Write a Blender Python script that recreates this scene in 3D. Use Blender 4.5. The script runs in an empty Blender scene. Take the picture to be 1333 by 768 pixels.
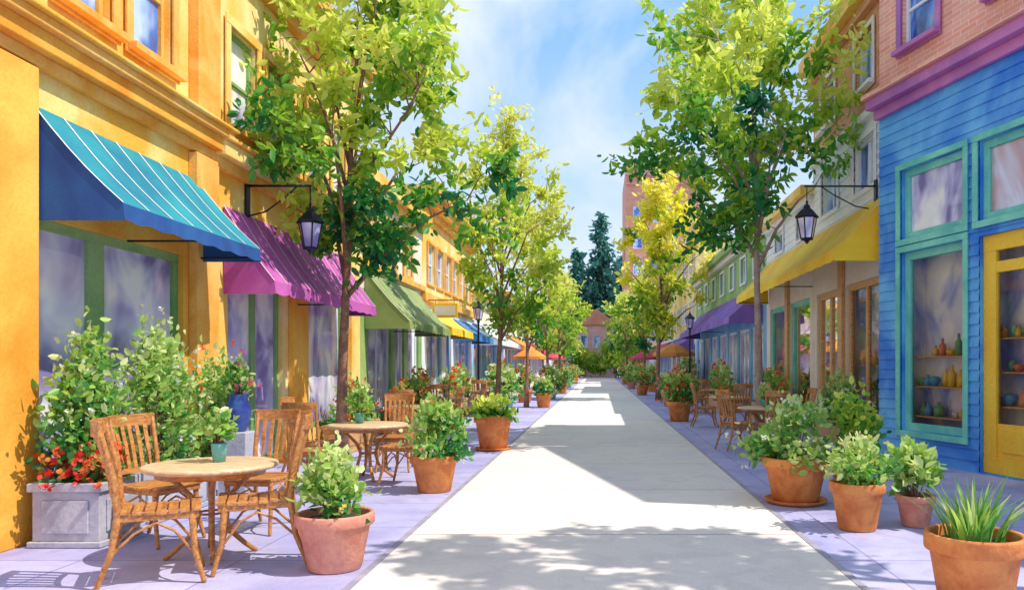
import bpy, math, random, bmesh
import numpy as np
from mathutils import Vector, Matrix
random.seed(3); rng=np.random.default_rng(3)
S=bpy.context.scene
COL=S.collection

# ---------------------------------------------------------------- materials
def newmat(name):
    m=bpy.data.materials.new(name); m.use_nodes=True
    nt=m.node_tree; b=nt.nodes['Principled BSDF']
    return m,nt,b
def ramp(nt,fac,stops):
    r=nt.nodes.new('ShaderNodeValToRGB'); e=r.color_ramp.elements
    while len(e)<len(stops): e.new(.5)
    for i,(p,c) in enumerate(stops):
        e[i].position=p; e[i].color=(*c,1)
    nt.links.new(fac,r.inputs[0]); return r.outputs[0]
def noise(nt,scale,detail=4,vec=None,rough=.55,dist=0):
    n=nt.nodes.new('ShaderNodeTexNoise'); n.inputs['Scale'].default_value=scale
    n.inputs['Detail'].default_value=detail; n.inputs['Roughness'].default_value=rough
    n.inputs['Distortion'].default_value=dist
    if vec is None:
        t=nt.nodes.new('ShaderNodeTexCoord'); vec=t.outputs['Object']
    nt.links.new(vec,n.inputs['Vector']); return n.outputs[0]
def bump(nt,b,h,strength,dist=.02):
    bp=nt.nodes.new('ShaderNodeBump'); bp.inputs['Strength'].default_value=strength
    bp.inputs['Distance'].default_value=dist
    nt.links.new(h,bp.inputs['Height']); nt.links.new(bp.outputs[0],b.inputs['Normal'])
def mixc(nt,f,a,bb,mode='MIX'):
    m=nt.nodes.new('ShaderNodeMix'); m.data_type='RGBA'; m.blend_type=mode
    for k,v in ((0,f),(6,a),(7,bb)):
        if isinstance(v,(int,float)): m.inputs[k].default_value=v
        elif isinstance(v,tuple): m.inputs[k].default_value=(*v,1)
        else: nt.links.new(v,m.inputs[k])
    return m.outputs[2]
def plain(name,c1,c2=None,rough=.75,scale=.9,b=.25,fine=25,lo=.35,hi=.65,metal=0,dirt=True):
    m,nt,bs=newmat(name)
    if c2 is None: c2=tuple(x*.75 for x in c1)
    n1=noise(nt,scale,3,dist=.6)
    c=ramp(nt,n1,[(lo,c2),(hi,c1)])
    bs.inputs['Roughness'].default_value=rough; bs.inputs['Metallic'].default_value=metal
    if dirt:
        n2=noise(nt,fine,2)
        d=ramp(nt,n2,[(.3,(.80,.80,.82)),(.6,(1,1,1))])
        c=mixc(nt,.55,c,d,'MULTIPLY'); bump(nt,bs,n2,b)
    nt.links.new(c,bs.inputs['Base Color'])
    return m
def brickmat(name,c1,c2,mortar):
    m,nt,bs=newmat(name)
    t=nt.nodes.new('ShaderNodeTexCoord'); s=nt.nodes.new('ShaderNodeSeparateXYZ')
    nt.links.new(t.outputs['Object'],s.inputs[0])
    a=nt.nodes.new('ShaderNodeMath'); a.operation='ADD'
    nt.links.new(s.outputs[0],a.inputs[0]); nt.links.new(s.outputs[1],a.inputs[1])
    cb=nt.nodes.new('ShaderNodeCombineXYZ'); nt.links.new(a.outputs[0],cb.inputs[0]); nt.links.new(s.outputs[2],cb.inputs[1])
    br=nt.nodes.new('ShaderNodeTexBrick'); nt.links.new(cb.outputs[0],br.inputs['Vector'])
    br.inputs['Color1'].default_value=(*c1,1); br.inputs['Color2'].default_value=(*c2,1); br.inputs['Mortar'].default_value=(*mortar,1)
    br.inputs['Scale'].default_value=1; br.inputs['Brick Width'].default_value=.24; br.inputs['Row Height'].default_value=.08
    br.inputs['Mortar Size'].default_value=.006
    n=noise(nt,.8,3); d=ramp(nt,n,[(.35,(.75,.72,.72)),(.65,(1,1,1))])
    nt.links.new(mixc(nt,.8,br.outputs[0],d,'MULTIPLY'),bs.inputs['Base Color'])
    bs.inputs['Roughness'].default_value=.85
    bump(nt,bs,br.outputs[1],-.3,.01); return m
def slabmat(name,c1,c2,w,h,mort,joint,off=0.,shift=(0,0),stain=.7,alt=(.86,.86,.90)):
    m,nt,bs=newmat(name)
    t=nt.nodes.new('ShaderNodeTexCoord'); mp=nt.nodes.new('ShaderNodeMapping')
    mp.inputs['Location'].default_value=(shift[0],shift[1],0)
    nt.links.new(t.outputs['Object'],mp.inputs[0])
    br=nt.nodes.new('ShaderNodeTexBrick'); nt.links.new(mp.outputs[0],br.inputs['Vector'])
    br.inputs['Color1'].default_value=(1,1,1,1); br.inputs['Color2'].default_value=(*alt,1); br.inputs['Mortar'].default_value=(*joint,1)
    br.inputs['Scale'].default_value=1; br.inputs['Brick Width'].default_value=w; br.inputs['Row Height'].default_value=h
    br.inputs['Mortar Size'].default_value=mort; br.offset=off
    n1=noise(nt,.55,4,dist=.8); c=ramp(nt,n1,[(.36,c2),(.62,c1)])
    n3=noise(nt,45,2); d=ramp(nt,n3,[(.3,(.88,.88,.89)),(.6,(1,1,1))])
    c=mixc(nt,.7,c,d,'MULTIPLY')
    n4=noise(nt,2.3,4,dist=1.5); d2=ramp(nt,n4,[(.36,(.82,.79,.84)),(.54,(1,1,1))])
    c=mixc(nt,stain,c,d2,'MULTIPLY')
    nt.links.new(mixc(nt,1.,c,br.outputs[0],'MULTIPLY'),bs.inputs['Base Color'])
    bs.inputs['Roughness'].default_value=.85; bs.inputs['Specular IOR Level'].default_value=.25
    bump(nt,bs,n3,.3,.01); return m
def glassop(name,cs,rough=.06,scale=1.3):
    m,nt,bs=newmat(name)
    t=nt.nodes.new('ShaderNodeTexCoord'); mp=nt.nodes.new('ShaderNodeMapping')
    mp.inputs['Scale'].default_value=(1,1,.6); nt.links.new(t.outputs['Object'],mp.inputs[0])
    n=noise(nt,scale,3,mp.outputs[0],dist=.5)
    k=len(cs); c=ramp(nt,n,[(.38+.22*i/(k-1),cs[i]) for i in range(k)])  # pale mottling; on window panes it paints in a look of reflections
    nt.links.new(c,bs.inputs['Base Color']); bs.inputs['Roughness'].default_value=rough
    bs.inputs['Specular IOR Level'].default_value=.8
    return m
def clearglass():
    m,nt,bs=newmat('window_glass')
    tr=nt.nodes.new('ShaderNodeBsdfTransparent'); tr.inputs[0].default_value=(.98,.99,1,1)
    gl=nt.nodes.new('ShaderNodeBsdfGlossy'); gl.inputs['Roughness'].default_value=.03
    lw=nt.nodes.new('ShaderNodeFresnel'); lw.inputs[0].default_value=1.45
    mx=nt.nodes.new('ShaderNodeMixShader')
    nt.links.new(lw.outputs[0],mx.inputs[0]); nt.links.new(tr.outputs[0],mx.inputs[1]); nt.links.new(gl.outputs[0],mx.inputs[2])
    nt.links.new(mx.outputs[0],nt.nodes['Material Output'].inputs[0]); return m
def leafmat():
    m,nt,bs=newmat('leaf'); nt.nodes.remove(bs)
    a=nt.nodes.new('ShaderNodeAttribute'); a.attribute_name='Col'
    df=nt.nodes.new('ShaderNodeBsdfDiffuse'); nt.links.new(a.outputs[0],df.inputs[0])
    t=nt.nodes.new('ShaderNodeBsdfTranslucent'); nt.links.new(a.outputs[0],t.inputs[0])
    mx=nt.nodes.new('ShaderNodeMixShader'); mx.inputs[0].default_value=.5
    nt.links.new(df.outputs[0],mx.inputs[1]); nt.links.new(t.outputs[0],mx.inputs[2])
    g=nt.nodes.new('ShaderNodeBsdfGlossy'); g.inputs['Roughness'].default_value=.42
    m2=nt.nodes.new('ShaderNodeMixShader'); m2.inputs[0].default_value=.035
    nt.links.new(mx.outputs[0],m2.inputs[1]); nt.links.new(g.outputs[0],m2.inputs[2])
    nt.links.new(m2.outputs[0],nt.nodes['Material Output'].inputs[0]); return m
def woodmat(name,c1,c2):
    m,nt,bs=newmat(name)
    t=nt.nodes.new('ShaderNodeTexCoord'); mp=nt.nodes.new('ShaderNodeMapping')
    mp.inputs['Scale'].default_value=(3,14,14); nt.links.new(t.outputs['Object'],mp.inputs[0])
    n=noise(nt,2.2,3,mp.outputs[0],dist=1.2); nt.links.new(ramp(nt,n,[(.35,c2),(.62,c1)]),bs.inputs['Base Color'])
    bs.inputs['Roughness'].default_value=.42; bump(nt,bs,n,.15,.01); return m

M={}
M['y1']=plain('orange_stucco',(.93,.56,.09),(.84,.30,.02),scale=.8)
M['y1l']=plain('yellow_stucco',(.95,.72,.25),(.92,.46,.05),scale=.75,lo=.40,hi=.58)
M['y2']=plain('pale_yellow_stucco',(.95,.77,.36),(.93,.55,.10),scale=.7,lo=.40,hi=.58)
M['cor']=plain('cornice_orange',(.94,.57,.16),(.82,.34,.03),scale=1.5)
M['cream']=plain('cream_stucco',(.86,.82,.74),(.80,.70,.55))
M['white']=plain('white_paint',(.86,.87,.88),(.72,.80,.88))
M['green']=plain('green_paint',(.40,.56,.20),(.20,.38,.12))
M['greenfr']=plain('green_window_frame',(.30,.48,.20),(.14,.33,.10))
M['teal']=plain('teal_paint',(.24,.74,.60),(.11,.54,.48),rough=.5,scale=1.5)
M['blue']=plain('blue_siding',(.15,.52,.92),(.03,.21,.76),rough=.6,scale=.8,lo=.38,hi=.62)
M['blue2']=plain('light_blue_paint',(.30,.58,.80),(.14,.40,.70))
M['purple']=plain('purple_trim',(.58,.20,.50),(.36,.12,.42),rough=.5)
M['yel']=plain('yellow_door_paint',(.99,.68,.06),(.95,.52,.03),rough=.45)
M['wood']=woodmat('varnished_wood',(.60,.27,.08),(.34,.12,.03))
M['woodl']=woodmat('light_wood',(.74,.44,.19),(.52,.26,.09))
M['tabletop']=woodmat('table_wood',(.76,.58,.38),(.58,.36,.17))
M['brick']=brickmat('red_brick',(.72,.27,.15),(.82,.39,.25),(.78,.56,.46))
M['pink']=brickmat('pink_brick',(.86,.34,.26),(.92,.48,.38),(.90,.68,.58))
M['pinkp']=plain('pink_plaster',(.84,.56,.50),(.74,.42,.38))
M['roof']=plain('roof_felt',(.3,.28,.3),(.2,.2,.22))
M['black']=plain('black_iron',(.02,.022,.05),(.015,.015,.03),rough=.4,metal=.4,dirt=False)
M['stone']=plain('planter_stone',(.54,.54,.60),(.36,.36,.45),scale=3)
M['terra']=plain('terracotta',(.78,.30,.08),(.58,.16,.04),scale=5,fine=40)
M['terrap']=plain('pink_terracotta',(.80,.35,.24),(.62,.22,.15),scale=5,fine=40)
M['bluepot']=plain('blue_glaze',(.05,.12,.4),(.03,.05,.25),rough=.25,scale=4)
M['tealpot']=plain('teal_glaze',(.16,.52,.50),(.10,.4,.42),rough=.25,scale=4)
M['soil']=plain('soil',(.07,.045,.03),(.03,.02,.015),scale=12)
M['bark']=plain('bark',(.38,.20,.12),(.20,.10,.07),scale=6,fine=30,b=.6)
M['barkg']=plain('bark_grey',(.46,.35,.30),(.28,.19,.17),scale=6,fine=30,b=.6)
M['side']=slabmat('side_paving',(.54,.52,.76),(.40,.39,.68),1.3,1.3,.010,(.60,.58,.68),0,(.35,.2))  # lavender shadow tone is put into the paving's base colour
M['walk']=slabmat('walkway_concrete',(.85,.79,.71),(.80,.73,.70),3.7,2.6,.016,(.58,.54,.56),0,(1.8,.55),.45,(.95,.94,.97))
M['edge']=plain('edge_stone',(.42,.38,.46),(.30,.28,.38),scale=3)
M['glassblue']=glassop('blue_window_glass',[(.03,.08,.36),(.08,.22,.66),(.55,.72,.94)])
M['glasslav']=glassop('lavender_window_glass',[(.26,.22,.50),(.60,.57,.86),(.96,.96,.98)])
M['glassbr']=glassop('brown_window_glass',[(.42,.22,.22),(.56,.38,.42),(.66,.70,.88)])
M['back']=glassop('shop_interior',[(.30,.40,.88),(.76,.76,.97),(.98,.98,.99)],rough=.6,scale=1.6)
M['glass']=clearglass(); M['leaf']=leafmat()
def cloth(k,c1,c2): M[k]=plain('awning_cloth_'+k,c1,c2,rough=.85,scale=1.2,fine=60,b=.1)
cloth('a_teal',(.02,.32,.39),(.01,.19,.30)); cloth('a_mag',(.58,.13,.46),(.40,.07,.34))
cloth('a_olive',(.30,.38,.13),(.20,.28,.08)); cloth('a_yel',(.96,.68,.04),(.90,.50,.02))
cloth('a_pur',(.30,.16,.54),(.18,.10,.42)); cloth('a_blue',(.06,.28,.62),(.03,.18,.52))
cloth('a_org',(.80,.34,.07),(.68,.24,.04)); cloth('a_red',(.62,.08,.12),(.5,.05,.1)); cloth('a_wht',(.82,.82,.84),(.7,.72,.78))
cloth('seam',(.80,.82,.84),(.7,.74,.8))
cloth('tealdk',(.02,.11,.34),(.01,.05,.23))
for i,c in enumerate([(.95,.65,.08),(.2,.55,.25),(.88,.25,.12),(.95,.9,.8),(.1,.4,.8)]): M['it%d'%i]=plain('ware_%d'%i,c,rough=.3,dirt=False)

# ---------------------------------------------------------------- mesh builder
class MB:
    def __init__(s,T=None): s.v=[];s.f=[];s.m=[];s.sm=[];s.ms=[];s.T=T
    def add(s,vs,fs,m,smooth=False):
        b=len(s.v); T=s.T
        s.v+=[T(p) if T else tuple(p) for p in vs]
        if m not in s.ms: s.ms.append(m)
        k=s.ms.index(m)
        for f in fs: s.f.append([b+i for i in f]); s.m.append(k); s.sm.append(smooth)
    def quad(s,a,b,c,d,m): s.add([a,b,c,d],[(0,1,2,3)],m)
    def box(s,x0,x1,y0,y1,z0,z1,m):
        s.add([(x0,y0,z0),(x1,y0,z0),(x1,y1,z0),(x0,y1,z0),(x0,y0,z1),(x1,y0,z1),(x1,y1,z1),(x0,y1,z1)],
              [(0,3,2,1),(4,5,6,7),(0,1,5,4),(1,2,6,5),(2,3,7,6),(3,0,4,7)],m)
    def lathe(s,prof,c,m,n=20,smooth=True):
        vs=[];fs=[]
        for r,z in prof:
            for i in range(n):
                a=2*math.pi*i/n; vs.append((c[0]+r*math.cos(a),c[1]+r*math.sin(a),c[2]+z))
        for j in range(len(prof)-1):
            for i in range(n):
                k=(i+1)%n; fs.append((j*n+i,j*n+k,(j+1)*n+k,(j+1)*n+i))
        s.add(vs,fs,m,smooth)
    def tube(s,pts,rad,m,n=8,cap=True):
        pts=[Vector(p) for p in pts]
        if isinstance(rad,(int,float)): rad=[rad]*len(pts)
        vs=[];fs=[]; prev=None
        for i,p in enumerate(pts):
            d=(pts[min(i+1,len(pts)-1)]-pts[max(i-1,0)]).normalized()
            if prev is None:
                a=Vector((1,0,0)) if abs(d.x)<.8 else Vector((0,1,0)); prev=d.cross(a).normalized()
            x=(prev-d*prev.dot(d)).normalized(); y=d.cross(x); prev=x
            for k in range(n):
                t=2*math.pi*k/n; vs.append(tuple(p+(x*math.cos(t)+y*math.sin(t))*rad[i]))
        for j in range(len(pts)-1):
            for i in range(n):
                k=(i+1)%n; fs.append((j*n+i,j*n+k,(j+1)*n+k,(j+1)*n+i))
        if cap: fs.append(tuple(range(n))[::-1]); fs.append(tuple((len(pts)-1)*n+i for i in range(n)))
        s.add(vs,fs,m,True)
    def ribbon(s,pts,hz,ht,m):
        vs=[];fs=[];n=len(pts)
        for i,p in enumerate(pts):
            p=Vector(p); d=(Vector(pts[min(i+1,n-1)])-Vector(pts[max(i-1,0)])).normalized()
            sd=d.cross(Vector((0,0,1)));
            sd=sd.normalized() if sd.length>.2 else Vector((0,1,0))
            up=sd.cross(d).normalized()
            for a,b in ((-1,-1),(1,-1),(1,1),(-1,1)): vs.append(tuple(p+sd*ht*a+up*hz*b))
        for j in range(n-1):
            for i in range(4):
                k=(i+1)%4; fs.append((j*4+i,j*4+k,j*4+4+k,j*4+4+i))
        fs.append((3,2,1,0)); fs.append(tuple(4*n-4+i for i in range(4)))
        s.add(vs,fs,m)
    def mesh(s,name):
        me=bpy.data.meshes.new(name); me.from_pydata(s.v,[],s.f)
        for k in s.ms: me.materials.append(M[k])
        me.polygons.foreach_set('material_index',s.m); me.polygons.foreach_set('use_smooth',s.sm)
        bm=bmesh.new(); bm.from_mesh(me); bmesh.ops.recalc_face_normals(bm,faces=bm.faces); bm.to_mesh(me); bm.free()
        me.update(); return me
    def build(s,name,parent=None,bevel=0):
        return obj(name,s.mesh(name),parent,bevel)
def obj(name,me,parent=None,bevel=0,mat=None):
    o=bpy.data.objects.new(name,me); COL.objects.link(o)
    if parent: o.parent=parent
    if mat is not None: o.matrix_basis=mat
    if bevel:
        b=o.modifiers.new('bevel','BEVEL'); b.width=bevel; b.segments=2; b.limit_method='ANGLE'; b.angle_limit=.7
    return o
def empty(name,loc=(0,0,0),rz=0):
    o=bpy.data.objects.new(name,None); COL.objects.link(o); o.empty_display_size=.2
    o.location=loc; o.rotation_euler=(0,0,rz); return o

# ---------------------------------------------------------------- leaves
def pal(t,stops):
    t=np.clip(t,0,1); xs=np.linspace(0,1,len(stops)); a=np.array(stops)
    return np.stack([np.interp(t,xs,a[:,i]) for i in range(3)],1)
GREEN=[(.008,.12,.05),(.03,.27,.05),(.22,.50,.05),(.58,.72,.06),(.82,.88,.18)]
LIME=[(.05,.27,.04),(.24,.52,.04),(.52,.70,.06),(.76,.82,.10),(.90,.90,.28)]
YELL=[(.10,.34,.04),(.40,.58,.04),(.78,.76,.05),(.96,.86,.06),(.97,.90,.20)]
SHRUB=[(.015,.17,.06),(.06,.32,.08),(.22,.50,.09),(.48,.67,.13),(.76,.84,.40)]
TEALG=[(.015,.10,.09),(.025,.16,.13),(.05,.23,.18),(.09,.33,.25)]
def norm(a): return a/np.maximum(np.linalg.norm(a,axis=1,keepdims=True),1e-6)
def leaves(name,C,size,col,parent=None,out=None,droop=-.2,asp=.5):
    n=len(C); d=rng.normal(size=(n,3))
    if out is not None: d=norm(d)+norm(out)*.6
    d[:,2]+=droop; d=norm(d)
    s=norm(np.cross(d,rng.normal(size=(n,3)))); nn=np.cross(d,s)
    L=size[:,None]; W=L*asp*.5
    f=nn*L*.08
    V=np.stack([C,C+d*L*.28+s*W*.85+f,C+d*L*.68+s*W*.8+f,C+d*L-nn*L*.05,C+d*L*.68-s*W*.8+f,C+d*L*.28-s*W*.85+f],1).reshape(-1,3)
    base=(np.arange(n)*6)[:,None]
    F=np.concatenate([base+np.array([0,1,2,3]),base+np.array([0,3,4,5])],1).reshape(-1)
    me=bpy.data.meshes.new(name); me.vertices.add(len(V)); me.vertices.foreach_set('co',V.ravel())
    me.loops.add(len(F)); me.loops.foreach_set('vertex_index',F.astype(np.int32))
    nf=len(F)//4; me.polygons.add(nf); me.polygons.foreach_set('loop_start',np.arange(0,len(F),4,dtype=np.int32))
    me.update(calc_edges=True)
    ca=me.color_attributes.new('Col','FLOAT_COLOR','POINT')
    cc=np.concatenate([np.repeat(col,6,0),np.ones((n*6,1))],1); ca.data.foreach_set('color',cc.ravel())
    me.materials.append(M['leaf'])
    return obj(name,me,parent)

def tree(name,x,y,h,zb,rad,cx=0,cy=0,nc=70,nl=95,ls=.15,palette=GREEN,tr=.075,seed=0,bark='bark',split=None,bright=0.,peak=.8):
    g=np.random.default_rng(seed); rr=random.Random(seed)
    root=empty(name,(x,y,0)); mb=MB()
    split=split or zb*.8
    H=h-zb
    def prof(t): return max(0.05,math.sin(math.pi*min(1,max(0,t))**peak))**.75
    lobes=[(g.uniform(0,6.28),g.uniform(.2,.42),g.integers(2,5)) for _ in range(3)]
    def rmax(t,a):
        k=1+sum(am*math.sin(fr*a+ph+t*6) for ph,am,fr in lobes)*.5
        return rad*prof(t)*k
    top=Vector((cx*.8,cy*.8,zb+H*.78))
    tp=[];
    for i in range(9):
        q=i/8; z=q*top.z
        k=max(0,(z-split)/(top.z-split)) if top.z>split else 0
        tp.append(Vector((top.x*k**1.2+.05*math.sin(q*7+seed)*min(1,q*3),top.y*k**1.2+.04*math.cos(q*6+seed)*min(1,q*3),z)))
    tr_=[tr*(1.45 if i==0 else 1.08-.85*(i/8)) for i in range(9)]
    mb.tube(tp,tr_,bark,10)
    limbpts=[p for p in tp[5:]]
    nlimb=12
    for k in range(nlimb):
        a=k*2.4+rr.uniform(-.3,.3); t=.18+.78*(k/nlimb)
        zs=split+(top.z-split)*.62*(k/nlimb)
        q=zs/top.z*8; i=min(7,int(q)); st=tp[i].lerp(tp[i+1],q-i)
        r=rmax(t,a)*.85; e=Vector((cx+math.cos(a)*r,cy+math.sin(a)*r,zb+H*t))
        m1=st.lerp(e,.35)+Vector((0,0,H*.05)); m2=st.lerp(e,.7)+Vector((rr.uniform(-.1,.1),rr.uniform(-.1,.1),H*.05))
        pts=[st,m1,m2,e]; rs=tr*(.55-.25*k/nlimb)
        mb.tube(pts,[rs,rs*.75,rs*.5,rs*.15],bark,6); limbpts+=[m1,m2,e,m1.lerp(m2,.5),m2.lerp(e,.5)]
    cs=[];ts=[]
    while len(cs)<nc:
        t=g.uniform(0.0,1.05); a=g.uniform(0,6.283); u=g.uniform(0,1)**.45
        if g.uniform()>prof(t)+.12: continue
        r=rmax(t,a)*u*.95; cs.append((cx+math.cos(a)*r,cy+math.sin(a)*r,zb+H*t)); ts.append(t)
    C=[];O=[];T=[]
    for c,t in zip(cs,ts):
        cv=Vector(c); b=min(limbpts,key=lambda p:(p-cv).length+max(0,p.z-cv.z)*.6)
        mid=b.lerp(cv,.5)+Vector((0,0,.03*H)); mb.tube([b,mid,cv],[tr*.13,tr*.10,tr*.04],bark,4,False)
        n=int(nl*g.uniform(.4,1.5)); cr=rad*g.uniform(.10,.22)
        oc=np.array([c[0]-cx,c[1]-cy,(c[2]-zb-H*.35)*.8]); oc=oc/np.linalg.norm(oc)
        k=g.integers(0,4,n); dirs=g.normal(size=(4,3))*.7+oc+np.array([0,0,.35]); dirs/=np.linalg.norm(dirs,axis=1,keepdims=True)
        ln=cr*g.uniform(1.2,2.9,4)
        s=g.uniform(-.15,1,n)
        p=dirs[k]*(ln[k]*s)[:,None]+g.normal(size=(n,3))*cr*.38*(1.15-s)[:,None]
        for j in range(4): mb.tube([cv,tuple(cv+Vector(dirs[j]*ln[j]*.8))],[tr*.05,tr*.02],bark,3,False)
        C.append(p+np.array(c)); O.append(dirs[k]+g.normal(size=(n,3))*.4)
        base=.10+.62*t+g.normal()*.20+bright  # painted shade: leaf colour dark low in the crown, light towards the top
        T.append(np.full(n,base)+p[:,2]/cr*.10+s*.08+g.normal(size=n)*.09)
    C=np.concatenate(C);O=np.concatenate(O);T=np.concatenate(T)
    keep=C[:,2]>zb*.85; C,O,T=C[keep],O[keep],T[keep]
    mb.build('trunk_and_limbs',root)
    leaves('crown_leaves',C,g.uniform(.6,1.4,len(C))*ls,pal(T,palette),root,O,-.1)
    return root

def bushpts(c,rx,ry,h,n,g,clumps=14):
    cs=[]
    for _ in range(clumps):
        a=g.uniform(0,6.283); t=g.uniform(0,1); r=(1-t**2.2)**.5*g.uniform(.35,1)
        cs.append((math.cos(a)*r*rx*.8,math.sin(a)*r*ry*.8,h*(.12+.78*t),t))
    P=[];T=[]
    for i in range(clumps):
        k=n//clumps; p=g.normal(size=(k,3))*np.array([rx*.22,ry*.22,h*.13])
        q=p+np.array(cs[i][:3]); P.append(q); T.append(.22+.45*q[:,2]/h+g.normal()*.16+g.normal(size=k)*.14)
    P=np.concatenate(P);T=np.concatenate(T); P[:,2]=np.maximum(P[:,2],.0)
    return P+np.array(c),T,cs
def flowers(name,pts,r,col,parent,g):
    C=np.repeat(pts,7,0)+g.normal(size=(len(pts)*7,3))*r*.35
    col=np.array(col)
    if col.ndim==1: col=col[None]
    cc=np.repeat(col[g.integers(0,len(col),len(pts))],7,0)*g.uniform(.8,1.15,(len(C),1))
    leaves(name,C,np.full(len(C),r),cc,parent,None,.4,.9)
FR=[(.85,.04,.03),(.9,.16,.06),(.9,.35,.08)]; FP=[(.80,.2,.4),(.85,.45,.55),(.85,.08,.1)]; FW=[(.9,.9,.85),(.85,.9,.7)]; FY=[(.9,.78,.15),(.9,.86,.55)]
def bush(parent,c,rx,ry,h,n,ls,palette=SHRUB,fl=None,nf=0,fr=.03,seed=0,clumps=14,asp=.62,dt=0):
    g=np.random.default_rng(seed+77)
    P,T,cs=bushpts(c,rx,ry,h,n,g,clumps)
    mb=MB()
    for q in cs: mb.tube([(c[0]+q[0]*.15,c[1]+q[1]*.15,c[2]-.03),(c[0]+q[0]*.6,c[1]+q[1]*.6,c[2]+q[2]*.5),(c[0]+q[0],c[1]+q[1],c[2]+q[2])],[.008,.006,.003],'bark',4,False)
    mb.build('stems',parent)
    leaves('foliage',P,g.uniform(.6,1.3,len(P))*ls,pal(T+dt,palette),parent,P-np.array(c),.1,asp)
    if fl is not None:
        idx=g.integers(0,len(P),nf); F=P[idx]+(P[idx]-np.array(c)-[0,0,h*.3])*.22
        flowers('flowers',F,fr,fl,parent,g)
def pot(parent,r,h,mat='terra',saucer=False,z=0,x=0,y=0):
    mb=MB()
    pr=[(0,0),(r*.66,0),(r*.69,.01),(r*.90,h*.76),(r*.92,h*.78),(r*1.0,h*.79),(r*1.02,h*.81),(r*1.02,h*.97),(r,h),(r*.92,h),(r*.89,h*.97),(r*.87,h*.86)]
    mb.lathe(pr,(x,y,z+(.03 if saucer else 0)),mat,28)
    mb.lathe([(0,h*.89),(r*.6,h*.89),(r*.875,h*.87)],(x,y,z+(.03 if saucer else 0)),'soil',28)
    if saucer: mb.lathe([(0,.004),(r*.86,.004),(r*.95,.05),(r*.91,.05),(r*.84,.025),(0,.025)],(x,y,z),mat,28)
    mb.build('pot',parent)
def potted(name,x,y,r,h,bw,bh,n=420,ls=.10,mat='terra',fl=None,nf=0,palette=SHRUB,saucer=False,seed=0,fr=.03,dt=0):
    root=empty(name,(x,y,.004)); pot(root,r,h,mat,saucer)
    bush(root,(0,0,h*.9),bw,bw,bh,n,ls,palette,fl,nf,fr,seed,dt=dt); return root

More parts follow.
